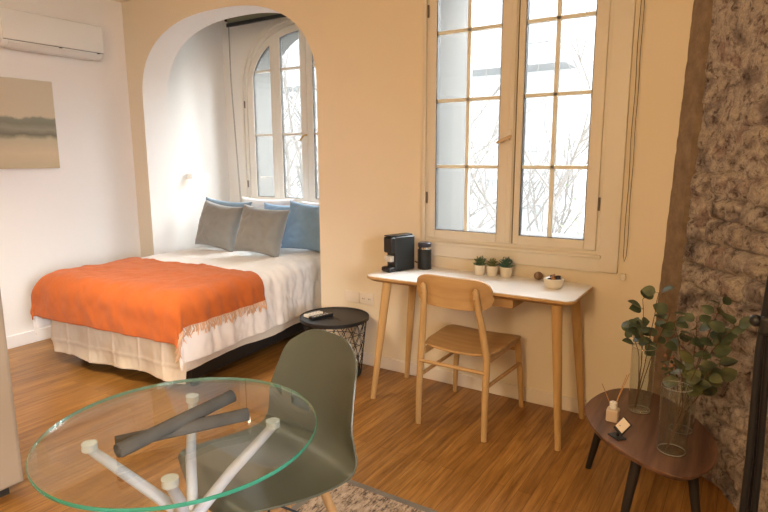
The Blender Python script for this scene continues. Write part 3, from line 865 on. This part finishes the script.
# ---------------------------------------------------------------- dining chair (shell)
sc_ = thing('dining_chair', 'olive grey moulded shell chair tucked under the glass table', 'chair', (-1.285, 1.285, 0), radians(165)); sc_.scale = (1.07,1.05,1.0)
pf = [(.235,.405),(.225,.432),(.19,.448),(.12,.440),(.02,.425),(-.08,.420),(-.145,.435),(-.185,.475),(-.205,.53),(-.22,.60),(-.235,.68),(-.248,.75),(-.258,.80),(-.262,.830)]
hwid = [.185,.205,.222,.236,.246,.250,.252,.250,.240,.228,.212,.198,.184,.168]
def interp(arr, t):
    t = t*(len(arr)-1); i = min(int(t), len(arr)-2); f = t-i
    def cr(p0,p1,p2,p3): return .5*((2*p1)+(-p0+p2)*f+(2*p0-5*p1+4*p2-p3)*f*f+(-p0+3*p1-3*p2+p3)*f**3)
    g = lambda k: arr[max(0,min(len(arr)-1,k))]
    if isinstance(arr[0], tuple): return tuple(cr(g(i-1)[q],g(i)[q],g(i+1)[q],g(i+2)[q]) for q in range(2))
    return cr(g(i-1),g(i),g(i+1),g(i+2))
rows = []; NV = 60; NU = 32
for j in range(NV+1):
    v = j/NV; row = []
    for i in range(NU+1):
        u = -1+2*i/NU
        # rounded top : squeeze the parameter near the corners
        vv = v
        y, z = interp(pf, vv); hwv = interp(hwid, vv)
        back = max(0, min(1, (v-.42)/.25)); seat = 1-back
        x = u*hwv
        lift = abs(u)**2.6
        z += seat*.012*lift*(.4+.9*min(1, v/.4)) ; y += back*.065*lift*(1-.5*max(0,(v-.7)/.3))
        # round the top corners
        tcr = max(0, (v-.72)/.28); z -= .062*tcr*tcr*abs(u)**4
        fcr = max(0, (.2-v)/.2); y -= .05*fcr*fcr*abs(u)**3
        row.append((x, y, z))
    rows.append(row)
MB().grid(rows).build('seat_shell', shell_m, sc_, angle=80, solid=.006, bevel=.0015)
for sx in (-1, 1):
    for sy in (-1, 1):
        lg = MB().tube([(sx*.20,sy*.20,0),(sx*.155,sy*.15,.22),(sx*.115,sy*.11,.385)], [.010,.014,.0155], 14).build('leg', leg_wood, sc_)
        MB().tube([(sx*.115,sy*.11,.375),(sx*.10,sy*.09,.405)], [.017,.014], 12).build('leg_mount', black_metal, lg)
m = MB()
for a, b in (((-.16,-.16,.20),(.13,.13,.36)),((.16,-.16,.20),(-.13,.13,.36)),((-.16,.16,.20),(.13,-.13,.36)),((.16,.16,.20),(-.13,-.13,.36))): m.tube([a,b], .004, 8)
m.build('wire_brace', black_metal, sc_)

# rug
rg = thing('area_rug', 'speckled beige and brown rug with dark border under the dining chair', 'rug', (-1.50, .25, 0))
B(.0, 1.95, 0, 1.67, 0, .008).build('rug_border', rug_border, rg, bevel=.002)
B(.035, 1.915, .035, 1.635, .0078, .0105).build('rug_field', rug_m, rg)

# ---------------------------------------------------------------- coffee table
CZ = .37
cout = [(-0.513, 2.397), (-0.525, 2.506), (-0.502, 2.630), (-0.455, 2.725), (-0.385, 2.775), (-0.300, 2.775), (-0.194, 2.700), (-0.088, 2.550), (-0.028, 2.409), (-0.012, 2.286), (-0.035, 2.150), (-0.108, 2.052), (-0.211, 2.072), (-0.322, 2.140), (-0.430, 2.240)]
ccx = sum(p[0] for p in cout)/len(cout); ccy = sum(p[1] for p in cout)/len(cout)
def cring(poly, k=5):
    n = len(poly); out = []
    for i in range(n):
        p0, p1, p2, p3 = poly[i-1], poly[i], poly[(i+1)%n], poly[(i+2)%n]
        for q in range(k):
            f = q/k
            out.append(tuple(.5*((2*p1[c])+(-p0[c]+p2[c])*f+(2*p0[c]-5*p1[c]+4*p2[c]-p3[c])*f*f+(-p0[c]+3*p1[c]-3*p2[c]+p3[c])*f**3) for c in (0,1)))
    return out
loc = [(x-ccx, y-ccy) for x, y in cout]; rr_ = cring(loc)
if sum(rr_[i][0]*rr_[(i+1)%len(rr_)][1]-rr_[(i+1)%len(rr_)][0]*rr_[i][1] for i in range(len(rr_))) < 0: rr_.reverse()
ct = thing('coffee_table', 'low walnut table with rounded triangular top beside the brick wall', 'table', (ccx, ccy, 0))
m = MB(); n = len(rr_)
ins = [(x*.955, y*.965) for x, y in rr_]
m.add([(x,y,CZ) for x,y in rr_]+[(x,y,CZ-.007) for x,y in rr_]+[(x,y,CZ-.024) for x,y in ins],
      [tuple(range(n)), tuple(reversed(range(2*n,3*n)))]+[(i,(i+1)%n,n+(i+1)%n,n+i) for i in range(n)]+[(n+i,n+(i+1)%n,2*n+(i+1)%n,2*n+i) for i in range(n)])
m.build('table_top', walnut, ct, bevel=.002)
for (fx, fy), (tx, ty) in (((-.528,2.61),(-.455,2.57)), ((-.305,2.12),(-.265,2.19)), ((-.04,2.24),(-.10,2.30))):
    MB().tube([(fx-ccx,fy-ccy,0),(tx-ccx,ty-ccy,CZ-.02)], [.013,.021], 16).build('leg', dark_leg, ct)

# vases
def vase(loc, r, h, lab):
    t = thing('glass_vase', lab, 'vase', (loc[0], loc[1], CZ))
    MB().lathe([(0,.0),(r*.95,.0),(r,.004),(r,h-.002),(r-.001,h),(r-.002,h-.002),(r-.0022,.012),(r*.85,.009),(0,.009)], 36).build('cylinder', vase_glass, t, angle=40)
    m = MB(); m.tube([(r*cos(2*pi*k/36)*.985, r*sin(2*pi*k/36)*.985, h) for k in range(36)], .0011, 6, close=True)
    m.build('rim', chrome2, t)
    mm = MB().tube([(r*cos(2*pi*k/36)*.9, r*sin(2*pi*k/36)*.9, .006) for k in range(36)], .0016, 6, close=True).build('base_ring', chrome2, t)
    return t
chrome2 = mat('bright_glass_rim', (.75,.75,.70), .15, spec=.8, trans=.6)
vase((-.318, 2.535), .047, .285, 'clear cylinder vase nearest the cream wall holding a leafy branch')
vase((-.160, 2.225), .052, .255, 'large clear cylinder vase at the front right of the walnut table')
vase((-.150, 2.425), .047, .20, 'clear cylinder vase standing behind the front one')

def leaf(m, base, d, up, L, W, mi=0):
    d = Vector(d).normalized(); s = d.cross(Vector(up)).normalized(); nrm = s.cross(d)
    rows = []
    for i in range(9):
        f = i/8; wd = W*(sin(pi*min(1, f*.97+.03)**.85))**.75 if 0 < f < 1 else .001
        row = []
        for j in range(5):
            u = -1+j/2
            p = Vector(base)+d*(f*L)+s*(u*wd*.5)+nrm*(abs(u)*wd*.10 - .12*L*f*f)
            row.append(tuple(p))
        rows.append(row)
    m.grid(rows, mi=mi)
def branch(name, lab, base, tips, leafmat, L, W, ndens, seed, berries=False, cat='branch', kmin=8):
    rnd = random.Random(seed); base = Vector(base)
    t = thing(name, lab, cat, tuple(base)); st = MB(); lf = MB(); be = MB()
    for ti, (split, tip) in enumerate(tips):
        split = Vector(split)-base; tip = Vector(tip)-base
        p0 = Vector((0,0,0)); pts = []
        for k in range(13):
            f = k/12; a = p0*(1-f)+split*f; b = split*(1-f)+tip*f
            pts.append(a*(1-f)+b*f + Vector((rnd.uniform(-.002,.002), rnd.uniform(-.002,.002), 0)))
        st.tube(pts, [.0026-.0014*k/12 for k in range(13)], 7)
        for k in range(kmin, 13):
            if rnd.random() > ndens and k < 12: continue
            for q in range(2):
                a = rnd.uniform(0, 2*pi); d = Vector((cos(a), sin(a), rnd.uniform(-.1,.7)))
                up = Vector((rnd.uniform(-.8,.8), rnd.uniform(-1.0,-.1), rnd.uniform(.2,1)))
                s = rnd.uniform(.75, 1.15)
                b0 = pts[k]; b1 = b0 + d.normalized()*.012
                st.tube([b0, b1], .0008, 5)
                leaf(lf, b1, d, up, L*s, W*s)
                if berries and rnd.random() < .6:
                    for z in range(3): be.ball(b0+Vector((rnd.uniform(-.02,.02), rnd.uniform(-.02,.02), rnd.uniform(-.01,.02))), .005, 6)
    st.build('stem', stem_m, t); lf.build('leaves', leafmat, t, angle=80)
    if be.v: be.build('berries', berry_m, t)
branch('eucalyptus_branch', 'tall dark green round-leaved branch in the vase nearest the cream wall', (-.335, 2.530, CZ+.012),
       [((-.315,2.55,.60),(-.345,2.60,.845)), ((-.31,2.55,.60),(-.385,2.59,.715)), ((-.305,2.55,.62),(-.285,2.58,.885)), ((-.30,2.55,.60),(-.235,2.60,.80)), ((-.31,2.55,.58),(-.35,2.60,.74))],
       leaf_m, .056, .048, .85, 3)
branch('leafy_branch', 'pale green leafy branch in the large front vase', (-.175, 2.205, CZ+.012),
       [((-.13,2.26,.60),(-.105,2.30,.70)), ((-.13,2.26,.58),(-.16,2.30,.66)), ((-.12,2.27,.60),(-.05,2.32,.70)), ((-.12,2.26,.58),(-.04,2.33,.64))],
       leaf2_m, .062, .050, .8, 5)
branch('dark_leafy_branch', 'dark leafy branch with pale tips in the vase behind the front one', (-.150, 2.420, CZ+.012),
       [((-.12,2.43,.68),(-.05,2.42,.90)), ((-.12,2.43,.68),(-.0,2.36,.84)), ((-.12,2.43,.66),(-.125,2.42,.82)), ((-.13,2.43,.66),(-.055,2.40,.80)), ((-.14,2.43,.60),(-.21,2.47,.80))],
       leaf_m, .055, .042, .8, 8)
branch('berry_sprig', 'small sprig with pinkish berries between the two right-hand vases', (-.158, 2.43, CZ+.012),
       [((-.18,2.42,.56),(-.215,2.42,.66)), ((-.17,2.42,.56),(-.185,2.40,.64))], leaf_m, .026, .018, .7, 11, True, 'sprig')

# diffuser
df = thing('reed_diffuser', 'small cream reed diffuser bottle with two sticks on the walnut table', 'diffuser', (-.396, 2.375, CZ))
MB().prism(rrect(-.024,.024,-.024,.024,.008), 'Z', 0, .052).build('bottle', bottle_m, df, bevel=.005, seg=3)
MB().lathe([(0,.052),(.012,.052),(.012,.060),(.015,.060),(.015,.080),(.012,.082),(.008,.082),(.008,.07),(0,.07)], 20).build('collar', white_plastic, df, angle=40)
for tip in ((-.050,.0,.150), (.052,.0,.215), (.040,.02,.200)):
    MB().tube([(-tip[0]*.1,0,.03),tip], .0015, 6).build('reed_stick', amber, df)
# card stand
cs = thing('card_stand', 'small black stand holding a tilted cream card on the walnut table', 'card holder', (-.352, 2.232, CZ), radians(-40))
B(-.03, .03, -.02, .02, 0, .006).build('base', black_plastic, cs, bevel=.002)
a = B(-.004, .004, -.004, .004, .0, .05).build('stem', black_plastic, cs); a.rotation_euler.x = radians(-15)
o = B(-.024, .024, -.004, .002, 0, .062).build('holder', black_plastic, cs, bevel=.002); o.location = (0,0,.022); o.rotation_euler = (radians(-32), radians(20), 0)
o2 = B(-.020, .020, -.0056, -.004, .012, .058).build('card', card_m, o)

# folded tripod at the right edge
tr = thing('folded_tripod', 'black folded tripod stand leaning near the brick wall at right edge', 'tripod', (.078, 1.86, 0))
def tp(p): return (p[0]-.078, p[1]-1.86, p[2])
MB().tube([tp((.070,1.83,1.13)),tp((.060,1.84,.92)),tp((.067,1.84,.60)),tp((.064,1.83,.02)),tp((.064,1.83,0))], [.010,.009,.010,.009,.008], 12).build('leg', black_metal, tr)
MB().tube([tp((.076,1.86,1.13)),tp((.082,1.86,.92)),tp((.092,1.86,.60)),tp((.100,1.86,.02)),tp((.100,1.86,0))], [.010,.009,.009,.009,.008], 12).build('leg', black_metal, tr)
MB().tube([tp((.080,1.90,1.13)),tp((.082,1.90,.6)),tp((.085,1.90,0))], [.010,.009,.008], 12).build('leg', black_metal, tr)
MB().tube([tp((.075,1.86,1.10)),tp((.077,1.86,1.45))], .009, 12).build('centre_column', black_metal, tr)
B(-.022, .018, -.045, .045, .965, 1.02).build('collar', black_plastic, tr, bevel=.01)
MB().ball((-.032,-.02,1.0), .017, 10).build('knob', black_plastic, tr)
MB().lathe([(0,1.44),(.03,1.44),(.035,1.47),(.02,1.52),(0,1.53)], 20).build('head', black_plastic, tr)

# ---------------------------------------------------------------- outdoors
g = B(-40, 30, 5.0, 60, -6.2, -6.0).build('ground', street_m, smooth=False); struct(g)
fb = thing('apartment_building', 'pale apartment block across the street with balconies', 'building', (-6, 17, -6))
m = MB(); m.box(-26, 22, 0, 8, 0, 12.2); m.build('facade', extr, fb, smooth=False)
for fz in range(4):
    z = .6 + fz*3.1
    for k in range(-7, 8):
        x = k*3.0
        f = MB(); rect_frame(f, x-.75, x+.75, z+.8, z+2.3, .09, -.06, .05); f = f.build('window', extgrey, fb)
        B(x-.66, x+.66, -.02, .0, z+.89, z+2.21).build('pane', extgrey, f, smooth=False)
        if k % 3 == 0:
            m = MB(); m.box(x-1.6, x+1.6, -1.3, 0, z+.0, z+.16)
            for q in range(17): m.box(x-1.58+q*.197, x-1.56+q*.197, -1.28, -1.26, z+.16, z+1.05)
            m.box(x-1.6, x+1.6, -1.30, -1.24, z+1.05, z+1.10)
            m.build('balcony', extgrey, fb, smooth=False)
def tree(loc, h, seed, lab, spread=.5, leafy=0):
    rnd = random.Random(seed); t = thing('bare_tree', lab, 'tree', loc); m = MB(); lf = MB()
    def grow(p, d, L, r, depth):
        pts = [p]; q = p.copy(); dd = d.copy()
        for k in range(4):
            dd = (dd + Vector((rnd.uniform(-.2,.2), rnd.uniform(-.2,.2), rnd.uniform(-.05,.15)))).normalized()
            q = q + dd*L/4; pts.append(q.copy())
        m.tube(pts, [r*(1-.12*k) for k in range(5)], 6 if depth > 2 else 4, caps=False)
        if depth == 0:
            if leafy:
                for k in range(leafy):
                    c = q+Vector((rnd.gauss(0,.15), rnd.gauss(0,.15), rnd.gauss(0,.15))); leaf(lf, c, (rnd.uniform(-1,1), rnd.uniform(-1,1), rnd.uniform(-.5,.5)), (0,0,1), .09, .05)
            return
        for k in range(3 if depth > 1 else 4):
            nd = (dd + Vector((rnd.uniform(-1,1), rnd.uniform(-1,1), rnd.uniform(-.3,.7)))*spread*1.5).normalized()
            grow(pts[rnd.choice((2,3,4))], nd, L*rnd.uniform(.6,.82), r*.58, depth-1)
    grow(Vector((0,0,0)), Vector((0,0,1)), h*.42, .11, 5)
    m.build('branches', bark, t)
    if lf.v: lf.build('leaves', extgreen, t, smooth=False)
tree((-3.9, 8.2, -6), 9.5, 4, 'bare branching tree outside the window above the desk')
tree((-6.6, 9.0, -6), 9.3, 9, 'bare branching tree outside the arched bedroom window')
tree((-2.4, 10.5, -6), 7.6, 15, 'low tree with sparse leaves outside the desk window', .6, 5)
tree((-2.9, 9.8, -6), 7.9, 33, 'bare tree behind the right leaf of the desk window')
tree((-6.4, 10.6, -6), 9.2, 41, 'slender bare tree seen through the bedroom window')
tree((-8.6, 9.4, -6), 9.0, 21, 'second bare tree further left outside the bedroom window')

# ---------------------------------------------------------------- light
wd = bpy.data.worlds.new('sky'); S.world = wd; wd.use_nodes = True
bg = wd.node_tree.nodes['Background']; bg.inputs['Color'].default_value = (.93,.97,1.0,1); bg.inputs['Strength'].default_value = 11
def area(name, loc, rot, sx, sy, e, col, portal=False, shape='RECTANGLE', spread=None):
    l = bpy.data.lights.new(name, 'AREA'); l.shape = shape; l.size = sx; l.size_y = sy; l.energy = e; l.color = col
    if portal: l.cycles.is_portal = True
    if spread: l.spread = spread
    o = bpy.data.objects.new(name, l); COL.objects.link(o); o.location = loc; o.rotation_euler = rot; return o
area('window_portal', (-1.185, WY+.66, 1.82), (radians(-90),0,0), 1.15, 1.85, 1, (1,1,1), True)
area('bedroom_window_portal', (BC, AY+.43, 1.85), (radians(-90),0,0), 1.7, 1.85, 1, (1,1,1), True)
sl = bpy.data.lights.new('daylight', 'SUN'); sl.energy = 25; sl.angle = radians(70); sl.color = (.93,.97,1.0)
so = bpy.data.objects.new('daylight', sl); COL.objects.link(so)
so.rotation_euler = Vector((-.58,-.74,-.46)).to_track_quat('-Z','Y').to_euler()
def aim(a, b): return (Vector(b)-Vector(a)).to_track_quat('-Z','Y').to_euler()
area('left_wall_fill', (1.88, -.38, 1.55), aim((1.88,-.38,1.55), (-3.6,1.8,.25)), .9, 1.2, 23, (.97,.97,1.0), spread=radians(55))  # added fill for the left wall and floor; no window is built here
def point(name, loc, e, col, rad):
    l = bpy.data.lights.new(name, 'POINT'); l.energy = e; l.color = col; l.shadow_soft_size = rad
    o = bpy.data.objects.new(name, l); COL.objects.link(o); o.location = loc; return o
point('unseen_warm_lamp', (-.6, -.9, 2.05), 150, (1,.69,.37), .3)  # unseen warm lamp behind the camera, giving the window wall its tone
area('left_floor_fill', (-3.0, .9, 2.74), (0,0,0), .5, .5, 46, (1,.84,.62), spread=radians(110))  # added downlight, out of view, to brighten the floor by the bed

# ---------------------------------------------------------------- camera
yaw, pit, rol = radians(32.6), radians(9.85), radians(-.2)
fw = Vector((-sin(yaw)*cos(pit), cos(yaw)*cos(pit), -sin(pit))); r = Vector((cos(yaw), sin(yaw), 0)); u = r.cross(fw)
r, u = r*cos(rol)+u*sin(rol), -r*sin(rol)+u*cos(rol)
cam = bpy.data.cameras.new('camera'); co = bpy.data.objects.new('camera', cam); COL.objects.link(co)
M = Matrix((r, u, -fw)).transposed().to_4x4(); M.translation = Vector((0,0,1.45)); co.matrix_world = M
cam.sensor_width = 36; cam.lens = 570/768*36; cam.clip_start = .05
S.camera = co
S.view_settings.view_transform = 'Standard'; S.view_settings.look = 'None'; S.view_settings.exposure = 0; S.view_settings.gamma = 1
S.view_settings.use_curve_mapping = False
